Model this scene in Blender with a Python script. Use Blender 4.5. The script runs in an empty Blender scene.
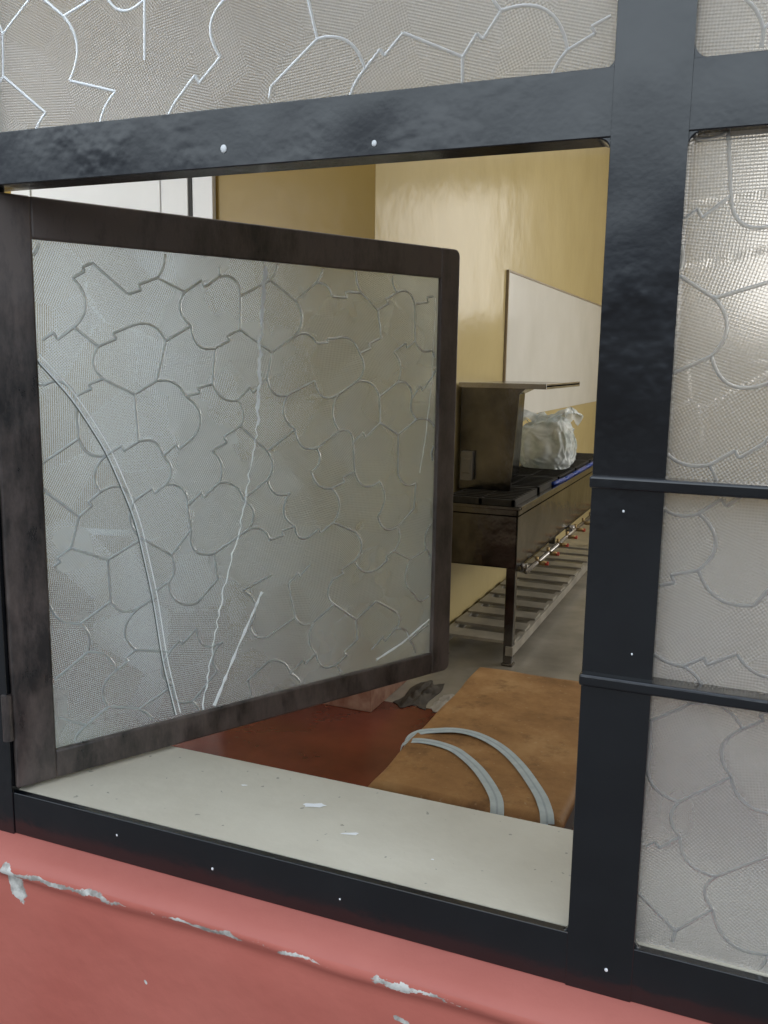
import bpy, bmesh, math, random
from mathutils import Vector, Matrix, noise
random.seed(7)
H=1.58   # camera height above floor
scn=bpy.context.scene
scn.view_settings.view_transform='Standard'
COL=bpy.context.collection

# ---------------------------------------------------------------- helpers
def new_mat(name, col=(.5,.5,.5), rough=.5, metal=0.0, spec=.5):
    m=bpy.data.materials.new(name); m.use_nodes=True
    b=m.node_tree.nodes['Principled BSDF']
    b.inputs['Base Color'].default_value=(*col,1); b.inputs['Roughness'].default_value=rough
    b.inputs['Metallic'].default_value=metal; b.inputs['Specular IOR Level'].default_value=spec
    return m
class NT:
    def __init__(s,m): s.t=m.node_tree; s.b=s.t.nodes.get('Principled BSDF')
    def n(s,ty,**k):
        x=s.t.nodes.new(ty)
        for a,v in k.items(): setattr(x,a,v)
        return x
    def l(s,a,b): s.t.links.new(a,b)
    def math(s,op,a,b=None,clamp=False):
        x=s.t.nodes.new('ShaderNodeMath'); x.operation=op; x.use_clamp=clamp
        for i,v in enumerate((a,b)):
            if v is None: continue
            if isinstance(v,(int,float)): x.inputs[i].default_value=v
            else: s.l(v,x.inputs[i])
        return x.outputs[0]
    def ramp(s,fac,stops):
        r=s.t.nodes.new('ShaderNodeValToRGB'); s.l(fac,r.inputs[0])
        e=r.color_ramp.elements
        while len(e)<len(stops): e.new(.5)
        for i,(p,c) in enumerate(stops):
            e[i].position=p; e[i].color=(*c,1)
        return r.outputs[0]
    def mix(s,fac,a,b):
        x=s.t.nodes.new('ShaderNodeMix'); x.data_type='RGBA'
        for sock,v in ((x.inputs[0],fac),(x.inputs[6],a),(x.inputs[7],b)):
            if isinstance(v,(int,float)): sock.default_value=v
            elif isinstance(v,tuple): sock.default_value=(*v,1)
            else: s.l(v,sock)
        return x.outputs[2]
    def coord(s): return s.n('ShaderNodeTexCoord').outputs['Object']
    def noise(s,scale,detail=3,rough=.55,vec=None,stretch=None):
        x=s.n('ShaderNodeTexNoise'); x.inputs['Scale'].default_value=scale
        x.inputs['Detail'].default_value=detail; x.inputs['Roughness'].default_value=rough
        v=vec if vec else s.coord()
        if stretch:
            mp=s.n('ShaderNodeMapping'); mp.inputs['Scale'].default_value=stretch; s.l(v,mp.inputs[0]); v=mp.outputs[0]
        s.l(v,x.inputs['Vector']); return x.outputs['Fac']
    def bump(s,h,strength=.3,dist=.01,prev=None):
        x=s.n('ShaderNodeBump'); x.inputs['Strength'].default_value=strength
        x.inputs['Distance'].default_value=dist; s.l(h,x.inputs['Height'])
        if prev: s.l(prev,x.inputs['Normal'])
        return x.outputs[0]
def mottled(name,c1,c2,scale=6,rough=.5,bump=.1,bscale=60,metal=0,bdist=.003,spec=.5,detail=4):
    m=new_mat(name,c1,rough,metal,spec); t=NT(m)
    t.l(t.ramp(t.noise(scale,detail),[(.3,c1),(.7,c2)]),t.b.inputs['Base Color'])
    if bump: t.l(t.bump(t.noise(bscale,3),bump,bdist),t.b.inputs['Normal'])
    return m

def box(bm,x0,x1,y0,y1,z0,z1,mi=0):
    vs=[bm.verts.new(p) for p in ((x0,y0,z0),(x1,y0,z0),(x1,y1,z0),(x0,y1,z0),(x0,y0,z1),(x1,y0,z1),(x1,y1,z1),(x0,y1,z1))]
    out=[]
    for f in ((0,3,2,1),(4,5,6,7),(0,1,5,4),(1,2,6,5),(2,3,7,6),(3,0,4,7)):
        fc=bm.faces.new([vs[i] for i in f]); fc.material_index=mi; out.append(fc)
    return out
def prism(bm,prof,y0,y1):
    a=[bm.verts.new((x,y0,z)) for x,z in prof]; b=[bm.verts.new((x,y1,z)) for x,z in prof]
    bm.faces.new(a); bm.faces.new(b[::-1])
    n=len(prof)
    for i in range(n): bm.faces.new((a[i],b[i],b[(i+1)%n],a[(i+1)%n]))
def cyl(bm,p0,p1,r,seg=12,r2=None,mi=0):
    p0=Vector(p0);p1=Vector(p1);d=p1-p0
    q=d.to_track_quat('Z','Y').to_matrix().to_4x4()
    r_=bmesh.ops.create_cone(bm,cap_ends=True,segments=seg,radius1=r,radius2=r if r2 is None else r2,depth=d.length,matrix=Matrix.Translation((p0+p1)/2)@q)
    for v in r_['verts']:
        for f in v.link_faces: f.material_index=mi
def mk(name,bm,mats,bevel=0,smooth=False,parent=None,seg=2,**props):
    me=bpy.data.meshes.new(name); bm.normal_update(); bm.to_mesh(me); bm.free()
    for m in (mats if isinstance(mats,(list,tuple)) else [mats]): me.materials.append(m)
    if smooth:
        for p in me.polygons: p.use_smooth=True
    o=bpy.data.objects.new(name,me); COL.objects.link(o)
    if bevel:
        b=o.modifiers.new('bevel','BEVEL'); b.width=bevel; b.segments=seg; b.limit_method='ANGLE'
    if parent: o.parent=parent
    for k,v in props.items(): o[k]=v
    return o
def empty(name,loc=(0,0,0),**props):
    o=bpy.data.objects.new(name,None); COL.objects.link(o); o.location=loc; o.empty_display_size=.05
    for k,v in props.items(): o[k]=v
    return o
def R(z): return z+H

# ---------------------------------------------------------------- materials
def red_wall_mat(edge):
    m=new_mat('dusty_red_paint',(.5,.15,.12),.5,0,.25); t=NT(m)
    c=t.coord(); sep=t.n('ShaderNodeSeparateXYZ'); t.l(c,sep.inputs[0])
    n=t.noise(5,4); base=t.ramp(n,[(.3,(.46,.122,.092)),(.7,(.52,.158,.12))])
    zz=sep.outputs[2]; xx=sep.outputs[0]
    if edge:
        base_l=t.ramp(t.noise(7,4),[(.3,(.44,.130,.103)),(.7,(.50,.162,.128))])
        d=t.math('ABSOLUTE',t.math('SUBTRACT',t.math('ADD',zz,t.math('MULTIPLY',t.math('SUBTRACT',t.noise(26,5,.7),.5),.022)),R(-.4612)))
        near=t.math('SUBTRACT',1.0,t.math('MULTIPLY',d,190),True)
        nn=t.noise(1.0,6,.85,c,(60,60,130))
        big=t.noise(15,3,.6)
        msk=t.math('MULTIPLY',near,t.math('ADD',nn,t.math('MULTIPLY',t.math('SUBTRACT',big,.5),1.6)))
        chip=t.math('GREATER_THAN',msk,.37)
        ledge=t.math('GREATER_THAN',zz,R(-.457))
        base=t.mix(ledge,base,base_l)
        def spot(px,pz,rx,rz,sk=.5,thr=.8,ns=3.2):
            a=t.math('MULTIPLY',t.math('SUBTRACT',xx,px),1/rx); b=t.math('MULTIPLY',t.math('SUBTRACT',zz,R(pz)),1/rz)
            a=t.math('ADD',a,t.math('MULTIPLY',b,sk))
            r=t.math('ADD',t.math('MULTIPLY',a,a),t.math('MULTIPLY',b,b))
            r=t.math('ADD',r,t.math('MULTIPLY',t.math('SUBTRACT',t.noise(110,3,.6),.5),ns))
            return t.math('LESS_THAN',r,thr)
        for s in ((-.592,-.474,.010,.017,.7,1.0,2.2),(-.33,-.545,.004,.003),(-.45,-.53,.0015,.002),(-.215,-.49,.006,.003),(-.12,-.50,.004,.003),(-.26,-.52,.0012,.0015)):
            chip=t.math('MAXIMUM',chip,spot(*s))
        cc=t.ramp(t.noise(70,4),[(.40,(.30,.27,.24)),(.58,(.66,.63,.58))])
        groove=t.math('SUBTRACT',1.0,t.math('MULTIPLY',t.math('ABSOLUTE',t.math('SUBTRACT',zz,R(-.4680))),230),True)
        base=t.mix(t.math('MULTIPLY',groove,.5),base,(.26,.06,.045))
    else:
        chip=t.math('GREATER_THAN',t.noise(38,3,.5),.735); cc=(.78,.74,.70)
    t.l(t.mix(chip,base,cc),t.b.inputs['Base Color'])
    b1=t.bump(t.noise(9,3),.5,.01); b2=t.bump(t.noise(140,2),.15,.002,b1)
    t.l(b2,t.b.inputs['Normal'])
    return m
M_red=red_wall_mat(False); M_red_edge=red_wall_mat(True)
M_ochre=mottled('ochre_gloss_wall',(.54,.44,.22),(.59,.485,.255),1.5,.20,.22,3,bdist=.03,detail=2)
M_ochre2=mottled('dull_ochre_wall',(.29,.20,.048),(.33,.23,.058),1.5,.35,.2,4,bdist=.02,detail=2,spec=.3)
M_cream=mottled('cream_plaster',(.62,.58,.48),(.68,.64,.54),3,.5,.1,30)
M_ceil=mottled('ceiling_white',(.75,.74,.7),(.8,.79,.75),2,.8,.05,20)
M_white=mottled('white_door_paint',(.76,.79,.82),(.82,.85,.88),2,.35,.05,40)
M_dark=new_mat('dark_gap',(.01,.01,.01),.6)
M_base=mottled('worn_red_skirting',(.20,.08,.05),(.38,.24,.18),16,.5,.2,60)

def black_paint(name,c1,c2,rough,spec,brown=None,lumps=.4,big=.35,thr=(.43,.58)):
    m=new_mat(name,c1,rough,0,spec); t=NT(m)
    col=t.ramp(t.noise(16,5,.6),[(.35,c1),(.75,c2)])
    rr=t.math('ADD',t.math('MULTIPLY',t.noise(30,2),.14),rough-.07)
    if brown:
        w=t.ramp(t.math('MULTIPLY',t.math('ADD',t.noise(5,3,.6),t.noise(40,6,.75,None,(1,1,.35))),.5),[(thr[0],(0,0,0)),(thr[1],(1,1,1))])
        col=t.mix(t.math('MULTIPLY',w,.9),col,brown)
        rr=t.math('ADD',rr,t.math('MULTIPLY',w,.12))
    t.l(col,t.b.inputs['Base Color']); t.l(rr,t.b.inputs['Roughness'])
    patch=t.ramp(t.noise(7,2),[(.46,(.04,.04,.04)),(.66,(1,1,1))])
    lump=t.math('MULTIPLY',t.noise(90,1,.4),patch)
    b1=t.bump(t.noise(13,1,.4),big,.008); b2=t.bump(lump,lumps,.0022,b1); b3=t.bump(t.noise(260,1,.4),.05,.001,b2)
    t.l(b3,t.b.inputs['Normal'])
    return m
M_black=black_paint('black_enamel',(.002,.0025,.004),(.005,.006,.008),.20,.85,None,.38)
M_case=black_paint('black_enamel_scuff_sheen',(.006,.005,.005),(.014,.011,.010),.28,.75,(.105,.078,.068),.3,.35,(.41,.56))  # brown patches are scuffs plus the sash's sheen painted into the colour
M_fleck=new_mat('white_paint_fleck',(.8,.8,.8),.5)

def glass_mat(name,tint,diffuse,mixf,rough,rib=.35,bmp=.25,var=.3):
    m=bpy.data.materials.new(name); m.use_nodes=True; t=NT(m)
    t.b.inputs['Base Color'].default_value=(*tint,1); t.b.inputs['Transmission Weight'].default_value=1
    t.b.inputs['Roughness'].default_value=rough; t.b.inputs['IOR'].default_value=1.45
    out=[n for n in t.t.nodes if n.type=='OUTPUT_MATERIAL'][0]
    c=t.coord(); sep=t.n('ShaderNodeSeparateXYZ'); t.l(c,sep.inputs[0])
    v=t.n('ShaderNodeTexVoronoi'); v.inputs['Scale'].default_value=15; t.l(c,v.inputs['Vector'])
    sc=t.n('ShaderNodeSeparateColor'); t.l(v.outputs['Color'],sc.inputs[0])
    ang=t.math('MULTIPLY',sc.outputs[0],1.5708)
    k=2*math.pi/.0028
    ca=t.math('COSINE',ang); sa=t.math('SINE',ang)
    X=sep.outputs[0]; Z=sep.outputs[2]
    u=t.math('SUBTRACT',t.math('MULTIPLY',X,ca),t.math('MULTIPLY',Z,sa)); w=t.math('ADD',t.math('MULTIPLY',X,sa),t.math('MULTIPLY',Z,ca))
    grid=t.math('MULTIPLY',t.math('SINE',t.math('MULTIPLY',u,k)),t.math('SINE',t.math('MULTIPLY',w,k)))
    b0=t.bump(t.noise(14,2),bmp,.004)
    b1=t.bump(grid,rib,.0007,b0) if rib else b0
    t.l(b1,t.b.inputs['Normal'])
    b2=t.bump(grid,.6,.0009,b0) if rib else b0
    df=t.n('ShaderNodeBsdfDiffuse'); df.inputs[0].default_value=(*diffuse,1); t.l(b2,df.inputs['Normal'])
    tr=t.n('ShaderNodeBsdfTranslucent'); tr.inputs[0].default_value=(*diffuse,1)
    m1=t.n('ShaderNodeMixShader'); m1.inputs[0].default_value=.35; t.l(df.outputs[0],m1.inputs[1]); t.l(tr.outputs[0],m1.inputs[2])
    m2=t.n('ShaderNodeMixShader')
    dirt=t.math('ADD',t.math('MULTIPLY',t.noise(4,4),var),mixf-var/2,True)
    t.l(dirt,m2.inputs[0]); t.l(t.b.outputs[0],m2.inputs[1]); t.l(m1.outputs[0],m2.inputs[2])
    t.l(m2.outputs[0],out.inputs[0])
    return m
M_glass=glass_mat('patterned_glass',(.94,.93,.92),(.86,.85,.83),.30,.14,.22,.12)
M_ridge=glass_mat('patterned_glass_ridge',(.74,.74,.73),(.50,.50,.50),.24,.40,0,.1,.05)
M_glass_c=glass_mat('patterned_glass_sash',(.84,.93,1.0),(.90,.97,.96),.25,.09,.20,.08)
M_ridge_c=glass_mat('patterned_glass_ridge_sash',(.74,.80,.84),(.66,.71,.71),.25,.32,0,.1,.05)
M_crack=new_mat('glass_crack',(.90,.93,.92),.15)
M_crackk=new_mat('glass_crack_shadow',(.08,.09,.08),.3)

# ---------------------------------------------------------------- room shell
YW=0.14; YB=3.01; XK=-1.55
bm=bmesh.new()
ox0,ox1,oz0,oz1=-1.05,.55,R(-.446),R(.75)
box(bm,-4.6,ox0,0,YW,0,3.8); box(bm,ox1,2.6,0,YW,0,3.8)
box(bm,ox0,ox1,0,YW,0,oz0-.02); box(bm,ox0,ox1,0,YW,oz1,3.8)
for f in bm.faces: f.material_index = 0 if f.calc_center_median().y<.01 else 1
mk('wall_front',bm,[M_red,M_cream],kind='structure',label='dusty red painted exterior masonry wall around the window')
bm=bmesh.new()
prof=[(0.03,-.446),(0,-.4455),(-.010,-.4475),(-.022,-.4505),(-.030,-.4545),(-.0335,-.459),(-.033,-.464),(-.0295,-.469),(-.031,-.476),(-.031,-.50),(-.029,-.60),(-.029,-1.0),(-.029,-H),(0,-H)]
xs=[-3+i*.02 for i in range(276)]
rows=[]
for x in xs:
    row=[]
    for i,(y,z) in enumerate(prof):
        k=0 if i<2 or i>10 else 1
        nz=noise.noise(Vector((x*9,i*.4,0)))*.0026*k + noise.noise(Vector((x*35,i*.8,5)))*.0006*k
        row.append(bm.verts.new((x,y+nz,R(z)+nz*.8)))
    rows.append(row)
for a,b in zip(rows,rows[1:]):
    for i in range(len(prof)-1): bm.faces.new((a[i],a[i+1],b[i+1],b[i]))
bmesh.ops.recalc_face_normals(bm,faces=bm.faces)
mk('trim_1',bm,M_red_edge,smooth=True,kind='structure',label='dusty red painted plaster apron with chipped bead edge under the window')
# inner window sill, butting the frame
M_sill=new_mat('sill_paint',(.6,.6,.56),.5,0,.3); t=NT(M_sill)
base=t.ramp(t.noise(8,5,.6),[(.3,(.47,.425,.34)),(.7,(.57,.525,.43))])
dk=t.math('LESS_THAN',t.noise(90,2,.5),.28); base=t.mix(dk,base,(.3,.28,.23))
t.l(base,t.b.inputs['Base Color']); t.l(t.bump(t.noise(60,3),.3,.002),t.b.inputs['Normal'])
ST=-.4042
bm=bmesh.new(); box(bm,ox0+.03,ox1-.03,.007,YW+.006,oz0-.02,R(ST))
def flake(bm,cx,cy,z,rx,ry,ang,mi):
    n=11; vs=[]
    for i in range(n):
        a=2*math.pi*i/n; r=1+random.uniform(-.35,.35)
        x=rx*r*math.cos(a); y=ry*r*math.sin(a)
        vs.append(bm.verts.new((cx+x*math.cos(ang)-y*math.sin(ang),cy+x*math.sin(ang)+y*math.cos(ang),z)))
    f=bm.faces.new(vs); f.material_index=mi; f.normal_update()
    if f.normal.z<0: f.normal_flip()
for (cx,cy,rx,ry) in ((-.350,.092,.013,.0045),(-.298,.060,.008,.002),(-.43,.10,.003,.0015),(-.22,.05,.0015,.001)):
    flake(bm,cx,cy,R(ST)+.0006,rx,ry,.35,1)
mk('trim_2',bm,[M_sill,M_fleck],kind='structure',label='white painted inner window sill with paint flakes')
# floor
M_floor=new_mat('floor_mat',(.3,.05,.02),.25); t=NT(M_floor)
c=t.coord(); sep=t.n('ShaderNodeSeparateXYZ'); t.l(c,sep.inputs[0])
red=t.ramp(t.noise(3,5),[(.3,(.09,.019,.011)),(.7,(.17,.040,.022))])
gr=t.ramp(t.noise(4,5),[(.3,(.24,.225,.20)),(.7,(.36,.34,.30))])
far=t.math('GREATER_THAN',sep.outputs[1],3.15)
t.l(t.mix(far,red,gr),t.b.inputs['Base Color']); t.l(t.bump(t.noise(12,2),.1,.01),t.b.inputs['Normal'])
bm=bmesh.new(); box(bm,-4.6,2.6,YW,9.6,-.1,0)
mk('floor',bm,M_floor,kind='structure',label='polished red floor turning to pale cement')
bm=bmesh.new(); box(bm,-4.6,2.6,YW,9.6,3.8,3.9)
mk('ceiling',bm,M_ceil,kind='structure',label='white ceiling')
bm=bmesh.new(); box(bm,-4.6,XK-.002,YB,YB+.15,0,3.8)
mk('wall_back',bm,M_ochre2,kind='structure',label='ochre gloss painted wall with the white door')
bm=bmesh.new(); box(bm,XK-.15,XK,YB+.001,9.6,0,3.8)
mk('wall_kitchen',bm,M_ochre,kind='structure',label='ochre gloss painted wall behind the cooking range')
bm=bmesh.new(); box(bm,XK,2.6,9.6,9.75,0,3.8)
mk('wall_far',bm,M_ochre,kind='structure',label='ochre far kitchen wall')
bm=bmesh.new(); box(bm,2.6,2.75,YW,9.6,0,3.8)
mk('wall_right',bm,M_cream,kind='structure',label='cream side wall')
bm=bmesh.new(); box(bm,-4.75,-4.6,YW,YB+.15,0,3.8)
mk('wall_left',bm,M_cream,kind='structure',label='cream side wall')
bm=bmesh.new(); box(bm,-2.32,XK+.02,YB-.02,YB,0,.12); box(bm,XK,XK+.02,YB,YB+.45,0,.12)
mk('baseboard_back',bm,M_base,.004,kind='structure',label='worn red skirting at the wall corner')
M_ground=mottled('dark_paving',(.10,.095,.09),(.16,.15,.14),2,.8,.2,20)
bm=bmesh.new(); box(bm,-8,8,-10,-.03,-.1,-.0)
mk('ground',bm,M_ground,kind='structure',label='dark paved ground outside')
# door
bm=bmesh.new(); yf=YB
box(bm,-3.36,-2.455,yf-.04,yf-.004,0.01,2.75)
for (z0,z1) in ((.2,1.0),(1.15,2.6)): box(bm,-3.22,-2.6,yf-.047,yf-.039,z0,z1)
d=mk('door_1',bm,M_white,.003,kind='structure',label='white painted panel door')
bm=bmesh.new(); box(bm,-2.438,-2.33,yf-.03,yf-.002,0,2.86); box(bm,-3.5,-3.38,yf-.03,yf-.002,0,2.86); box(bm,-3.38,-2.438,yf-.03,yf-.002,2.77,2.86)
mk('door_casing',bm,M_white,.003,parent=d)
bm=bmesh.new(); box(bm,-2.458,-2.437,yf-.034,yf-.001,0,2.77)
mk('door_gap_shade',bm,M_dark,parent=d)  # black strip painting in the shade of the open door gap
bm=bmesh.new(); cyl(bm,(-3.28,yf-.04,1.05),(-3.28,yf-.09,1.05),.01); cyl(bm,(-3.28,yf-.085,1.05),(-3.17,yf-.085,1.05),.009)
mk('door_handle',bm,new_mat('steel_handle',(.5,.5,.5),.3,1),parent=d,smooth=True)

# ---------------------------------------------------------------- window
win=empty('window_1',(0,0,R(-.446)),kind='structure',label='black steel-framed window with patterned glass and an open casement')
def child(o,p):
    o.parent=p; o.matrix_parent_inverse=p.matrix_basis.inverted()
mx0,mx1=-.0986,-.0520
TB=.1405
bm=bmesh.new()
y0,y1=0,.026
box(bm,ox0,ox1,y0,y1,R(TB),R(.182))
box(bm,mx0,mx1,y0-.0015,y1+.001,R(-.446),R(.75))
box(bm,ox0,ox1,y0-.0008,.0065,R(-.4455),R(-.4045))
box(bm,ox0,ox1,y0,y1,R(.71),R(.75))
box(bm,-.668,-.620,y0-.0022,y1+.0015,R(-.4465),R(.749))
box(bm,ox0,ox0+.03,y0-.002,y1,R(-.446),R(.75)); box(bm,ox1-.03,ox1,y0-.002,y1,R(-.446),R(.75))
def fillet(cx,cz,sx,sz,r=.009,yb=y1-.002):
    n=6; a=[bm.verts.new((cx,y,cz)) for y in (y0+.001,yb)]
    prev=None
    for i in range(n+1):
        th=math.pi/2*i/n
        x=cx+sx*r*(1-math.sin(th)); z=cz+sz*r*(1-math.cos(th))
        cur=[bm.verts.new((x,y,z)) for y in (y0+.001,yb)]
        if prev:
            bm.faces.new((a[0],prev[0],cur[0])); bm.faces.new((prev[0],prev[1],cur[1],cur[0])); bm.faces.new((a[1],cur[1],prev[1]))
        prev=cur
fillet(mx0,R(TB),-1,-1); fillet(mx1,R(TB),1,-1); fillet(mx1,R(.182),1,1); fillet(mx0,R(.182),-1,1,.006)
fillet(mx0,R(-.405),-1,1,.006,.006); fillet(mx1,R(-.405),1,1,.006,.006)
fr=mk('window_frame',bm,M_black,.0026,seg=3,label='glossy black painted steel frame')
child(fr,win)
bm=bmesh.new()
for (x,z,r,yy) in ((-.380,.1535,.0027,0),(-.259,.1485,.0019,0),(-.077,-.094,.0008,-.0015),(-.066,-.19,.0007,-.0015),(-.28,-.425,.0008,-.001),(-.40,-.428,.0012,-.001),(-.50,-.42,.0010,-.001),(-.07,-.425,.0013,-.0015)):
    bmesh.ops.create_icosphere(bm,subdivisions=2,radius=r,matrix=Matrix.Translation((x,yy-.0004,R(z)))@Matrix.Diagonal((1,.3,1.15,1)))
o=mk('paint_fleck',bm,M_fleck,smooth=True,label='white paint specks'); child(o,win)
for z in (-.0755,-.2115):
    bm=bmesh.new()
    box(bm,mx0-.001,ox1-.02,-.0065,.012,R(z)-.0042,R(z)+.0042)
    o=mk('glazing_bar',bm,M_black,.0018,seg=3); child(o,win)

def ridge_pattern(bm,x0,x1,z0,z1,y,sgn,seed,a=.031,mi=1,HW=.0015,HH=.0007,drop=.10):
    rnd=random.Random(seed)
    w=math.sqrt(3)*a; edges=set()
    cols=int((x1-x0)/w)+3; rws=int((z1-z0)/(1.5*a))+3
    pos={}
    def key(x,z): return (round(x/(w/2)),round(z/(a/2)))
    for r in range(-1,rws):
        for c in range(-1,cols):
            cx=x0+c*w+(w/2 if r%2 else 0); cz=z0+r*1.5*a
            vs=[]
            for k in range(6):
                th=math.pi/6+k*math.pi/3
                vx=cx+a*math.cos(th)-x0; vz=cz+a*math.sin(th)-z0
                kk=key(vx,vz); vs.append(kk)
                if kk not in pos: pos[kk]=(x0+vx+rnd.uniform(-.18,.18)*a,z0+vz+rnd.uniform(-.18,.18)*a)
            for k in range(6):
                e=(vs[k],vs[(k+1)%6]); edges.add((tuple(sorted(e)),k%3))
    def strip(pts):
        n=len(pts)-1; prev=None
        for i,pt in enumerate(pts):
            if not (x0+.001<pt.x<x1-.001 and z0+.001<pt.y<z1-.001): prev=None; continue
            tg=(pts[min(i+1,n)]-pts[max(i-1,0)]).normalized(); sn=Vector((-tg.y,tg.x))
            hw=HW; hh=HH
            cur=[bm.verts.new((pt.x+sn.x*o_,y+sgn*h_,pt.y+sn.y*o_)) for o_,h_ in ((-hw,0),(-hw*.7,hh*.55),(-hw*.3,hh*.95),(hw*.3,hh*.95),(hw*.7,hh*.55),(hw,0))]
            if prev:
                for j in range(5):
                    f=bm.faces.new((prev[j],prev[j+1],cur[j+1],cur[j])); f.material_index=mi; f.smooth=True
            prev=cur
    seen=set()
    for e,kind in sorted(edges):
        if e in seen: continue
        seen.add(e)
        if rnd.random()<drop: continue
        p=Vector(pos[e[0]]); q=Vector(pos[e[1]])
        d=q-p; L=d.length
        if L<.002: continue
        nrm=Vector((-d.y,d.x))/L; n=14
        if kind==1:
            if rnd.random()<.5: strip([p+d*(i/4) for i in range(5)])
            else:
                h=rnd.choice((-1,1))*.08*L; s=rnd.uniform(.4,.6)
                a1=p+d*s+nrm*h; a2=p+d*s-nrm*h
                strip([p,p.lerp(a1,.5),a1]); strip([a1,a2]); strip([a2,a2.lerp(q,.5),q])
        elif rnd.random()<.75:
            h=(1 if rnd.random()<.5 else -1)*rnd.uniform(.18,.32)*L
            strip([p+d*(i/n)+nrm*h*(1-(2*i/n-1)**2) for i in range(n+1)])
        else:
            strip([p+d*(i/4) for i in range(5)])
def pane(name,x0,x1,z0,z1,y,seed,a,label=None,HW=.0015,HH=.0006):
    bm=bmesh.new(); box(bm,x0,x1,y,y+.004,z0,z1)
    ridge_pattern(bm,x0,x1,z0,z1,y-.0001,-1,seed,a,1,HW,HH)
    return mk(name,bm,[M_glass,M_ridge],label=label)
for i,(x0,x1,z0,z1,a) in enumerate(((mx1-.004,ox1-.028,R(-.406)+.002,R(-.2115),.033),(mx1-.004,ox1-.028,R(-.2115),R(-.0755),.033),(mx1-.004,ox1-.028,R(-.0755),R(TB+.003),.033),
        (ox0+.028,mx0+.004,R(.180),R(.712),.041),(mx1-.004,ox1-.028,R(.180),R(.712),.041),(ox0+.028,-.664,R(-.406)+.002,R(TB+.003),.033))):
    o=pane('glass_pane',x0,x1,z0,z1,.009,41+i,a,label='obscure patterned glass',HW=.0012,HH=.00025 if i in (3,4) else .0004); child(o,win)

# casement
th=math.atan2(.487,.26)
CW=.556; cz0,cz1=R(-.4005),R(.1375)
gx0,gx1,gz0,gz1=.038,.525,R(-.372),R(.1015)
bm=bmesh.new()
def ring(bm,x0,x1,z0,z1,a,b,c,d,y0,y1):
    box(bm,x0,a,y0,y1,z0,z1); box(bm,b,x1,y0,y1,z0,z1)
    box(bm,a-.001,b+.001,y0+.0003,y1,z0,c); box(bm,a-.001,b+.001,y0+.0003,y1,d,z1)
ring(bm,0,CW,cz0,cz1,gx0,gx1,gz0,gz1,0,.007)
ring(bm,.008,CW-.008,cz0+.008,cz1-.008,.016,CW-.016,cz0+.016,cz1-.016,.006,.024)
ce=[e for e in bm.edges if all(abs(v.co.x-CW)<1e-5 for v in e.verts) and (all(abs(v.co.z-cz0)<1e-5 for v in e.verts) or all(abs(v.co.z-cz1)<1e-5 for v in e.verts))]
bmesh.ops.bevel(bm,geom=ce,offset=.009,segments=6,profile=.5,affect='EDGES')
cas=mk('casement',bm,M_case,.0022,seg=3,label='open casement sash with scuffed black-brown paint and painted-in sheen')
cas.matrix_basis=Matrix.Translation((-.615,.0,0))@Matrix.Rotation(th,4,'Z')
child(cas,win)
bm=bmesh.new(); box(bm,gx0-.004,gx1+.004,.006,.010,gz0-.004,gz1+.004)
ridge_pattern(bm,gx0,gx1,gz0,gz1,.0059,-1,77,a=.035,HW=.0014,HH=.0007)
gp=mk('glass_pane',bm,[M_glass_c,M_ridge_c],label='cracked obscure patterned glass'); gp.parent=cas
def crack(pts,wd,jag,seed,mat=None,name='crack',shift=0,lift=0):
    rnd=random.Random(seed); bm=bmesh.new()
    P=[Vector((gx0+w_*(gx1-gx0),gz1+q*(gz0-gz1))) for w_,q in pts]
    fine=[]
    for a,b in zip(P,P[1:]):
        n=max(3,int((b-a).length/.006))
        for i in range(n): fine.append(a.lerp(b,i/n))
    fine.append(P[-1])
    if jag==0:
        for _ in range(10):
            fine=[fine[0]]+[(fine[i-1]+fine[i]*2+fine[i+1])/4 for i in range(1,len(fine)-1)]+[fine[-1]]
    prev=None
    for i,p in enumerate(fine):
        q=fine[min(i+1,len(fine)-1)]-fine[max(i-1,0)]; q.normalize(); sn=Vector((-q.y,q.x))
        off=rnd.uniform(-jag,jag)+shift; w2=wd*(rnd.uniform(.5,1.4) if jag else 1)
        cur=[bm.verts.new((min(gx1,max(gx0,p.x+sn.x*(off+o_))),.0046-h_-lift,min(gz1,max(gz0,p.y+sn.y*(off+o_))))) for o_,h_ in ((-w2,0),(0,.0005),(w2,0))]
        if prev:
            for j in range(2): bm.faces.new((prev[j],prev[j+1],cur[j+1],cur[j]))
        prev=cur
    o=mk(name,bm,mat or M_crack,smooth=True); o.parent=cas
crack([(.49,0),(.481,.175),(.468,.382),(.4237,.585),(.3756,.748),(.325,.998)],.0008,.0018,1)
crack([(.493,.01),(.478,.2),(.472,.36)],.0015,.0024,5)
crack([(.488,.02),(.486,.12)],.0022,.0016,15)
crack([(.479,.747),(.421,.857),(.353,.995)],.0016,.0003,2)
C2=[(0,.212),(.0656,.287),(.1313,.398),(.187,.545),(.220,.7155),(.239,.8675),(.266,.9925)]
crack(C2,.0006,0,4,M_crack,shift=.0026)
crack(C2,.0006,0,24,M_crack,shift=-.0024)
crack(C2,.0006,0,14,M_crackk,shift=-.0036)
crack([(.816,.983),(.9,.955),(.995,.905)],.0014,.0002,6)
crack([(.99,.05),(.985,.25),(.965,.42),(.95,.5)],.0005,.0006,8)
for z in (R(-.33),R(.06)):
    bm=bmesh.new(); cyl(bm,(-.004,.004,z-.022),(-.004,.004,z+.022),.005,14)
    box(bm,-.004,.014,.0025,.0055,z-.02,z+.02)
    o=mk('hinge',bm,M_case); o.parent=cas

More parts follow.
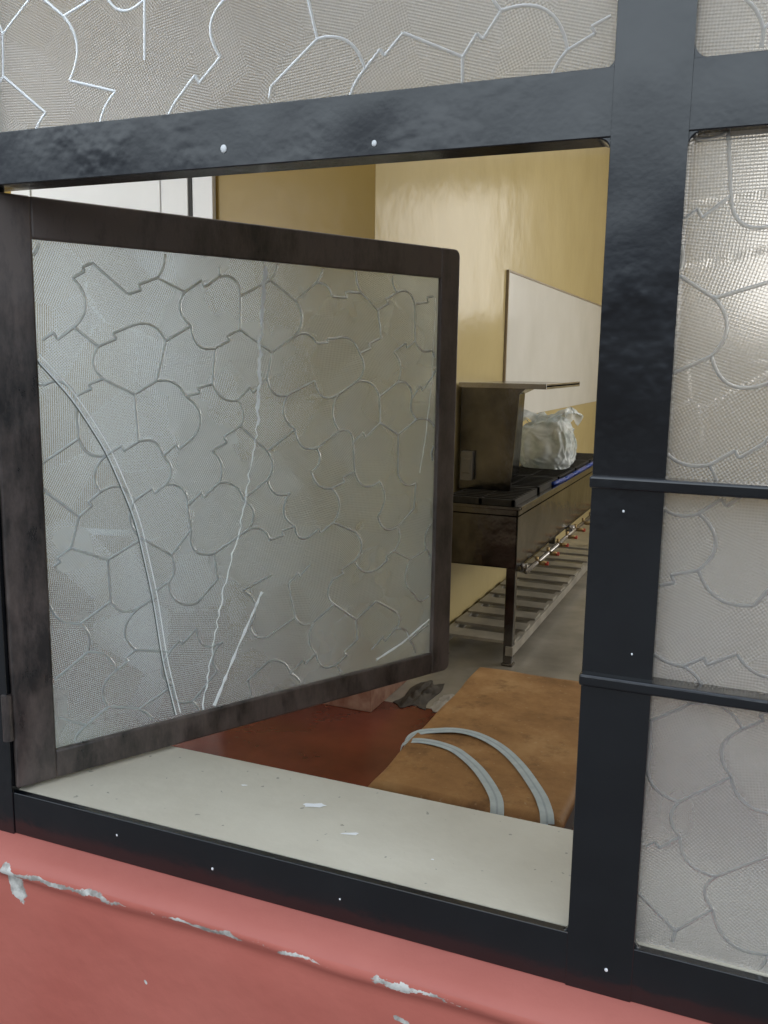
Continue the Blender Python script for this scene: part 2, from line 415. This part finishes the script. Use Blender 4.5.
# ---------------------------------------------------------------- kitchen range
M_steel=mottled('worn_steel',(.26,.25,.24),(.44,.42,.41),5,.25,.1,20,metal=.9)
M_steel_d=mottled('dark_greasy_steel',(.032,.030,.030),(.20,.19,.185),3.5,.18,.3,8,metal=.95,bdist=.012)
M_iron=mottled('cast_iron',(.012,.012,.012),(.03,.028,.026),20,.55,.2,80)
M_slat=mottled('grimy_steel_slat',(.26,.245,.22),(.42,.395,.35),8,.4,.1,50,metal=.2)
M_redk=new_mat('red_handle',(.40,.05,.03),.4)
M_brass=new_mat('brass_valve',(.35,.25,.12),.35,.9)
sx0,sx1,sy0,sy1=-1.53,-1.10,3.87,6.75
st=empty('cooking_range',((sx0+sx1)/2,(sy0+sy1)/2,0),label='long stainless steel commercial gas range against the ochre wall',category='stove')
def part(name,bm,mat,bevel=.004,smooth=False,**k):
    o=mk(name,bm,mat,bevel,smooth,**k); child(o,st); return o
bm=bmesh.new()
box(bm,sx0,sx1,sy0,sy0+.012,.53,.85); box(bm,sx0,sx1,sy1-.012,sy1,.53,.85)
box(bm,sx0,sx0+.012,sy0,sy1,.53,.85); box(bm,sx1-.012,sx1,sy0,sy1,.53,.85)
box(bm,sx0,sx1,sy0,sy1,.80,.815); box(bm,sx0,sx1,sy0,sy1,.53,.54)
box(bm,sx0,sx1+.012,sy0-.008,sy0+.03,.838,.855); box(bm,sx1-.03,sx1+.012,sy0,sy1,.838,.855); box(bm,sx0,sx0+.03,sy0,sy1,.838,.855)
part('body',bm,M_steel_d)
for yy in (sy0+.03,sy1-.06):
    for xx in (sx0+.005,sx1-.055):
        bm=bmesh.new(); box(bm,xx,xx+.05,yy-.02,yy+.03,0.012,.54); box(bm,xx-.006,xx+.056,yy-.026,yy+.036,0,.014)
        part('leg',bm,M_steel_d)
bm=bmesh.new()
box(bm,sx0,sx0+.04,sy0,sy1,.06,.11); box(bm,sx1-.04,sx1,sy0,sy1,.06,.11)
n=12
for i in range(n):
    y=sy0+.06+i*(sy1-sy0-.2)/(n-1); box(bm,sx0+.01,sx1-.01,y,y+.13,.105,.122)
part('slatted_undershelf',bm,M_slat,.002)
for i in range(5):
    bm=bmesh.new(); ya=sy0+.04+i*.56; yb=ya+.52; xa,xb=sx0+.03,sx1-.03
    box(bm,xa,xb,ya,ya+.02,.84,.885); box(bm,xa,xb,yb-.02,yb,.84,.885); box(bm,xa,xa+.02,ya,yb,.84,.885); box(bm,xb-.02,xb,ya,yb,.84,.885)
    for k in range(1,9):
        y=ya+k*(yb-ya)/9; box(bm,xa,xb,y-.006,y+.006,.862,.888)
    box(bm,(xa+xb)/2-.01,(xa+xb)/2+.01,ya,yb,.85,.884)
    cyl(bm,((xa+xb)/2,(ya+yb)/2,.815),((xa+xb)/2,(ya+yb)/2,.85),.06,20)
    part('burner_grate',bm,M_iron,.002)
bm=bmesh.new(); cyl(bm,(sx1+.03,sy0+.1,.50),(sx1+.03,sy1-.05,.50),.013,12)
for yy in (sy0+.12,sy0+1.4,sy1-.1): box(bm,sx1-.02,sx1+.035,yy-.01,yy+.01,.495,.54)
part('gas_pipe',bm,M_steel,0,True)
for i in range(9):
    y=sy0+.35+i*.28
    bm=bmesh.new(); cyl(bm,(sx1+.03,y,.50),(sx1+.085,y,.50),.013,12); cyl(bm,(sx1+.03,y,.50),(sx1+.03,y,.535),.009,10)
    part('gas_valve',bm,M_brass,0,True)
    bm=bmesh.new(); box(bm,sx1+.08,sx1+.092,y-.022,y+.022,.494,.506); cyl(bm,(sx1+.078,y,.50),(sx1+.096,y,.50),.012,10)
    part('valve_handle',bm,M_redk,.002)
bm=bmesh.new()
prism(bm,[(sx0,.888),(-1.235,.888),(-1.20,1.42),(-1.16,1.457),(sx0,1.457)],4.2,4.212)
prism(bm,[(sx0,.888),(-1.375,.888),(-1.355,1.40),(-1.24,1.457),(sx0,1.457)],4.2125,4.962)
bmesh.ops.recalc_face_normals(bm,faces=bm.faces)
part('back_panel',bm,M_steel_d,.002)
bm=bmesh.new(); box(bm,sx0,-1.045,4.16,5.10,1.46,1.472); box(bm,-1.053,-1.045,4.16,5.10,1.45,1.480)
box(bm,sx0,-1.045,4.155,4.166,1.45,1.478)
part('over_shelf',bm,M_steel,.002)
bm=bmesh.new(); box(bm,-1.51,-1.44,4.16,4.2,.94,1.10); box(bm,-1.50,-1.45,4.154,4.161,.98,1.06)
part('control_box',bm,mottled('grey_box',(.16,.155,.15),(.24,.235,.23),6,.35,0,metal=.5),.004)
bm=bmesh.new()
pts=[(-1.12,4.80,.868),(-1.103,5.05,.868),(-1.103,5.3,.868),(-1.103,5.8,.868),(-1.105,6.3,.868)]
for a,b in zip(pts,pts[1:]):
    cyl(bm,a,b,.0125,10); bmesh.ops.create_icosphere(bm,subdivisions=2,radius=.0125,matrix=Matrix.Translation(b))
mk('hose',bm,new_mat('blue_rubber',(.025,.06,.30),.35),smooth=True,label='blue hose lying along the front edge of the range',category='hose')

# plastic bag
M_plastic=new_mat('thin_plastic',(.8,.8,.8),.12); t=NT(M_plastic)
t.l(t.ramp(t.noise(8,4,.6),[(.33,(.42,.49,.50)),(.48,(.70,.76,.79)),(.60,(.86,.91,.94))]),t.b.inputs['Base Color'])
rn=t.n('ShaderNodeTexNoise'); rn.inputs['Scale'].default_value=11; rn.inputs['Detail'].default_value=3; rn.noise_type='RIDGED_MULTIFRACTAL'; t.l(t.coord(),rn.inputs['Vector'])
t.l(t.bump(rn.outputs['Fac'],.9,.03),t.b.inputs['Normal'])
out=[n for n in t.t.nodes if n.type=='OUTPUT_MATERIAL'][0]
trl=t.n('ShaderNodeBsdfTransparent'); trl.inputs[0].default_value=(.95,.97,.95,1)
ms=t.n('ShaderNodeMixShader'); ms.inputs[0].default_value=.32; t.l(t.b.outputs[0],ms.inputs[1]); t.l(trl.outputs[0],ms.inputs[2]); t.l(ms.outputs[0],out.inputs[0])
def sp(v,p): return math.copysign(abs(v)**p,v)
bm=bmesh.new(); bmesh.ops.create_icosphere(bm,subdivisions=6,radius=1)
for v in bm.verts:
    p=v.co.copy()
    x,y,z=sp(p.x,.6),sp(p.y,.6),sp(p.z,.68)
    ridge=1-abs(noise.noise(p*2.2))*2.2; ridge2=1-abs(noise.noise(p*4.5+Vector((3,1,2))))*2
    f=.90+.07*ridge+.045*ridge2+.06*noise.noise(p*1.5)
    u=max(0,z)
    tap=1-.24*u*u+.05*u*math.sin(math.atan2(y,x)*6+4*noise.noise(p*2))
    X=x*.195*f*tap; Y=y*.17*f*tap; Z=(max(z,-.8)+.8)*.19*(1+.12*noise.noise(p*2.0))
    top=max(0,z-.5)*2
    Z+=.05*top*noise.noise(Vector((X*12,Y*12,5)))+.02*top*abs(noise.noise(Vector((X*30,Y*30,1))))
    X+=.02*Z*math.sin(Y*9)
    v.co=Vector((X,Y,Z))
bag=mk('plastic_bag',bm,M_plastic,smooth=True,label='full white translucent plastic carrier bag on the range',category='plastic bag')
bag.location=(-1.315,5.50,.889)
for (hx,lean,hh,hy) in ((-.10,-.085,.055,-.08),(.09,.06,.075,-.03)):
    bm=bmesh.new(); n=26; prev=None
    for i in range(n+1):
        u=i/n; a=u*math.pi
        c=Vector((hx+.06*math.cos(a)+lean*math.sin(a),hy+.04*math.cos(a*1.3),.325+hh*math.sin(a)**.8))
        wv=.050+.014*math.sin(u*9)
        cur=[]
        for k in range(9):
            q=(k-4)/4
            cur.append(bm.verts.new(c+Vector((q*wv*.7+.012*noise.noise(Vector((u*6,k*.6,hx*9))),q*wv+.014*noise.noise(Vector((u*6,k*.8,3))),.014*math.sin(k*1.4+u*5)-abs(q)*.028))))
        if prev:
            for k in range(8): bm.faces.new((prev[k],prev[k+1],cur[k+1],cur[k]))
        prev=cur
    o=mk('bag_handle',bm,M_plastic,smooth=True); o.parent=bag

bm=bmesh.new(); box(bm,XK+.001,XK+.012,5.15,9.4,1.22,2.16,0)
box(bm,XK+.001,XK+.018,5.135,5.152,1.22,2.172,1); box(bm,XK+.001,XK+.018,5.15,9.4,2.158,2.172,1)
mk('trim_3',bm,[mottled('white_gloss_panel',(.70,.70,.68),(.78,.78,.77),2,.16,.05,10,bdist=.01),mottled('brown_trim',(.25,.2,.14),(.35,.28,.2),5,.4,0)],.002,kind='structure',label='white gloss splashback panel on the ochre wall')

# ---------------------------------------------------------------- bench & strap
M_suede=new_mat('worn_tan_leather',(.3,.16,.06),.6,0,.3); t=NT(M_suede)
c1=t.ramp(t.noise(4,7,.68),[(.3,(.22,.115,.045)),(.52,(.36,.20,.085)),(.72,(.50,.32,.155))])
st_=t.ramp(t.noise(9,6,.7),[(.54,(0,0,0)),(.70,(1,1,1))])
c1=t.mix(t.math('MULTIPLY',st_,.6),c1,(.12,.06,.028))
pt_=t.ramp(t.noise(60,3,.6),[(.64,(0,0,0)),(.71,(1,1,1))])
c1=t.mix(t.math('MULTIPLY',pt_,.4),c1,(.5,.38,.25))
t.l(c1,t.b.inputs['Base Color'])
t.l(t.bump(t.noise(14,5,.6),.2,.006),t.b.inputs['Normal'])
M_bdark=mottled('dark_wood',(.012,.009,.008),(.03,.022,.02),8,.5,.2,40)
bx0,bx1,by0,by1=-.895,-.37,1.485,2.52; bt=R(-1.11)
bench=empty('bench',((bx0+bx1)/2,(by0+by1)/2,0),label='low bench with worn tan leather padded top and dark base',category='bench')
bm=bmesh.new()
NX,NY=60,90
grid=[[None]*(NY+1) for _ in range(NX+1)]
for i in range(NX+1):
    for j in range(NY+1):
        x=i/NX; y=j/NY
        e=min(x,1-x)*(bx1-bx0); g=min(y,1-y)*(by1-by0)
        def rd(v):
            r=.014
            return 0 if v>r else r-math.sqrt(max(0,r*r-(r-v)**2))
        z=bt-max(rd(e),rd(g))+.004*noise.noise(Vector((x*3,y*5,0)))-.004
        ed=.012*noise.noise(Vector((y*5,x*5,3)))
        grid[i][j]=bm.verts.new((bx0+x*(bx1-bx0)+ed*(1-min(1,e/.05)),by0+y*(by1-by0)+ed*(1-min(1,g/.05)),z))
for i in range(NX):
    for j in range(NY): bm.faces.new((grid[i][j],grid[i+1][j],grid[i+1][j+1],grid[i][j+1]))
be=[e for e in bm.edges if len(e.link_faces)==1]
r=bmesh.ops.extrude_edge_only(bm,edges=be)
for v in [g for g in r['geom'] if isinstance(g,bmesh.types.BMVert)]: v.co.z=bt-.035
bmesh.ops.holes_fill(bm,edges=[e for e in bm.edges if len(e.link_faces)==1],sides=0)
bmesh.ops.recalc_face_normals(bm,faces=bm.faces)
o=mk('seat_pad',bm,M_suede,smooth=True); child(o,bench)
bm=bmesh.new(); box(bm,bx0+.012,bx1-.012,by0+.012,by1-.012,bt-.14,bt-.034)
o=mk('seat_rail',bm,M_bdark,.006); child(o,bench)
for xx in (bx0+.02,bx1-.075):
    for yy in (by0+.02,by1-.075):
        bm=bmesh.new(); box(bm,xx,xx+.055,yy,yy+.055,0,bt-.138); o=mk('leg',bm,M_bdark,.005); child(o,bench)
def ribbon(bm,pts,wd,th):
    P=[Vector(p) for p in pts]; P=[P[0]*2-P[1]]+P+[P[-1]*2-P[-2]]
    out=[]
    for i in range(1,len(P)-2):
        for k in range(10):
            s=k/10; a,b,c,d=P[i-1:i+3]
            out.append(.5*((2*b)+(-a+c)*s+(2*a-5*b+4*c-d)*s*s+(-a+3*b-3*c+d)*s**3))
    out.append(P[-2]); prev=None; sn=None
    for i,p in enumerate(out):
        tg=(out[min(i+1,len(out)-1)]-out[max(i-1,0)]); tx=Vector((tg.x,tg.y))
        if sn is None or tx.length>.5*tg.length: tx.normalize(); sn=Vector((-tx.y,tx.x))
        tgn=tg.normalized(); up=Vector((0,0,1))-tgn*tgn.z
        up=up.normalized() if up.length>.2 else Vector((0,-1,0))
        cs=[(q*wd,2*th if abs(q)<.97 else th) for q in (-1,-.95,-.15,.15,.95,1)]+[(.95*wd,0),(-.95*wd,0)]
        cur=[bm.verts.new((p.x+sn.x*o_+up.x*h,p.y+sn.y*o_+up.y*h,p.z+up.z*h)) for o_,h in cs]
        n=len(cs)
        if prev:
            for j in range(n):
                f=bm.faces.new((prev[j],prev[(j+1)%n],cur[(j+1)%n],cur[j]))
                f.material_index=1 if j==2 else 0
        prev=cur
bm=bmesh.new(); b=bt-.001
ribbon(bm,[(-.402,1.468,b-.12),(-.404,1.468,b-.04),(-.408,1.482,b-.004),(-.424,1.53,b+.001),(-.460,1.61,b),(-.5437,1.745,b),(-.625,1.84,b),(-.705,1.89,b+.002),(-.775,1.898,b+.003),(-.835,1.875,b+.001),(-.885,1.845,b-.004),(-.912,1.825,b-.03),(-.916,1.82,b-.10)],.0175,.0009)
ribbon(bm,[(-.916,1.775,b-.10),(-.912,1.776,b-.03),(-.885,1.78,b-.004),(-.825,1.785,b+.002),(-.755,1.772,b+.001),(-.702,1.735,b),(-.645,1.675,b),(-.595,1.605,b),(-.555,1.535,b),(-.536,1.482,b-.004),(-.533,1.468,b-.04),(-.532,1.468,b-.12)],.0175,.0009)
bmesh.ops.recalc_face_normals(bm,faces=bm.faces)
M_strap=mottled('pale_blue_webbing',(.42,.52,.60),(.54,.64,.71),30,.75,.1,260,bdist=.0004)
M_strap2=mottled('blue_grey_stripe',(.32,.41,.50),(.40,.49,.58),30,.75,.1,260,bdist=.0004)
mk('strap',bm,[M_strap,M_strap2],label='pale blue striped webbing strap loop lying on the bench',category='strap')

def rag(loc,sx,sy,sz,mat,seed,label):
    bm=bmesh.new(); bmesh.ops.create_grid(bm,x_segments=60,y_segments=60,size=1)
    for v in bm.verts:
        p=v.co.copy(); r=p.length; fall=max(0,1-r**3)
        h=abs(noise.noise(Vector((p.x*1.3+seed,p.y*1.3,1))))*1.2+abs(noise.noise(Vector((p.x*2.6,p.y*2.6+seed,2))))*.4
        v.co=Vector((p.x*sx*(1+.5*noise.noise(Vector((p.y*1.5,seed,0)))),p.y*sy*(1+.5*noise.noise(Vector((p.x*1.5,seed,7)))),.004+sz*fall*(.1+h)))
    o=mk('rag',bm,mat,smooth=True,label=label,category='rag'); o.location=loc
    s=o.modifiers.new('s','SOLIDIFY'); s.thickness=.003
rag((-1.40,3.30,0),.07,.17,.035,mottled('dull_grey_cloth',(.035,.03,.028),(.10,.09,.08),9,.9,.2,60),3,'flat dark grey cloth on the floor by the range')
rag((-1.24,3.24,0),.06,.11,.03,mottled('pale_grey_cloth',(.28,.27,.25),(.42,.40,.37),9,.9,.2,60),11,'small pale grey cloth on the floor by the range')

# ---------------------------------------------------------------- camera
cam=bpy.data.cameras.new('camera'); co=bpy.data.objects.new('camera',cam); COL.objects.link(co)
cam.sensor_fit='VERTICAL'; cam.sensor_height=36; cam.lens=36*900/1024; cam.clip_start=.02
rx=Vector((.9234,.3837,.0153)); bkv=Vector((.3762,-.9119,.1643)).normalized()
up=bkv.cross(rx).normalized(); rx=up.cross(bkv)
m=Matrix((rx,up,bkv)).transposed().to_4x4(); m.translation=Vector((0,-.6,H))
co.matrix_world=m; scn.camera=co

# ---------------------------------------------------------------- light
w=bpy.data.worlds.new('sky'); scn.world=w; w.use_nodes=True
nt=w.node_tree; bg=nt.nodes['Background']
tc=nt.nodes.new('ShaderNodeTexCoord'); sp_=nt.nodes.new('ShaderNodeSeparateXYZ'); rp=nt.nodes.new('ShaderNodeValToRGB')
nt.links.new(tc.outputs['Generated'],sp_.inputs[0]); nt.links.new(sp_.outputs[2],rp.inputs[0])
e=rp.color_ramp.elements; e[0].position=0.02; e[0].color=(.06,.06,.06,1); e[1].position=1.0; e[1].color=(.40,.46,.56,1)
x=e.new(.14); x.color=(.13,.155,.20,1)
x=e.new(.27); x.color=(.80,.91,1,1)
x=e.new(.42); x.color=(.80,.91,1,1)
nt.links.new(rp.outputs[0],bg.inputs[0]); bg.inputs[1].default_value=2.3
def area(name,loc,rot,sx,sy,power,col):
    l=bpy.data.lights.new(name,'AREA'); l.shape='RECTANGLE'; l.size=sx; l.size_y=sy; l.energy=power; l.color=col
    o=bpy.data.objects.new(name,l); COL.objects.link(o); o.location=loc; o.rotation_euler=rot
area('near_room_fill',(-.3,1.6,3.7),(0,0,0),2.4,2.0,12,(1,.97,.92))  # added fill to brighten the near floor and bench, no lamp fixture here
area('door_fill',(-3.7,.5,2.2),(math.radians(90),0,math.radians(14)),1.2,1.2,46,(.97,.99,1))  # added fill aimed at the white door, no window behind it
area('kitchen_daylight',(2.5,6.0,1.9),(0,math.radians(90),0),1.6,3.0,85,(1,.98,.93))
area('wall_highlight_fill',(.5,9.5,2.8),(math.radians(-90),0,0),1.6,1.4,12,(1,.98,.94))  # added to lay a soft highlight on the ochre wall, far wall is solid
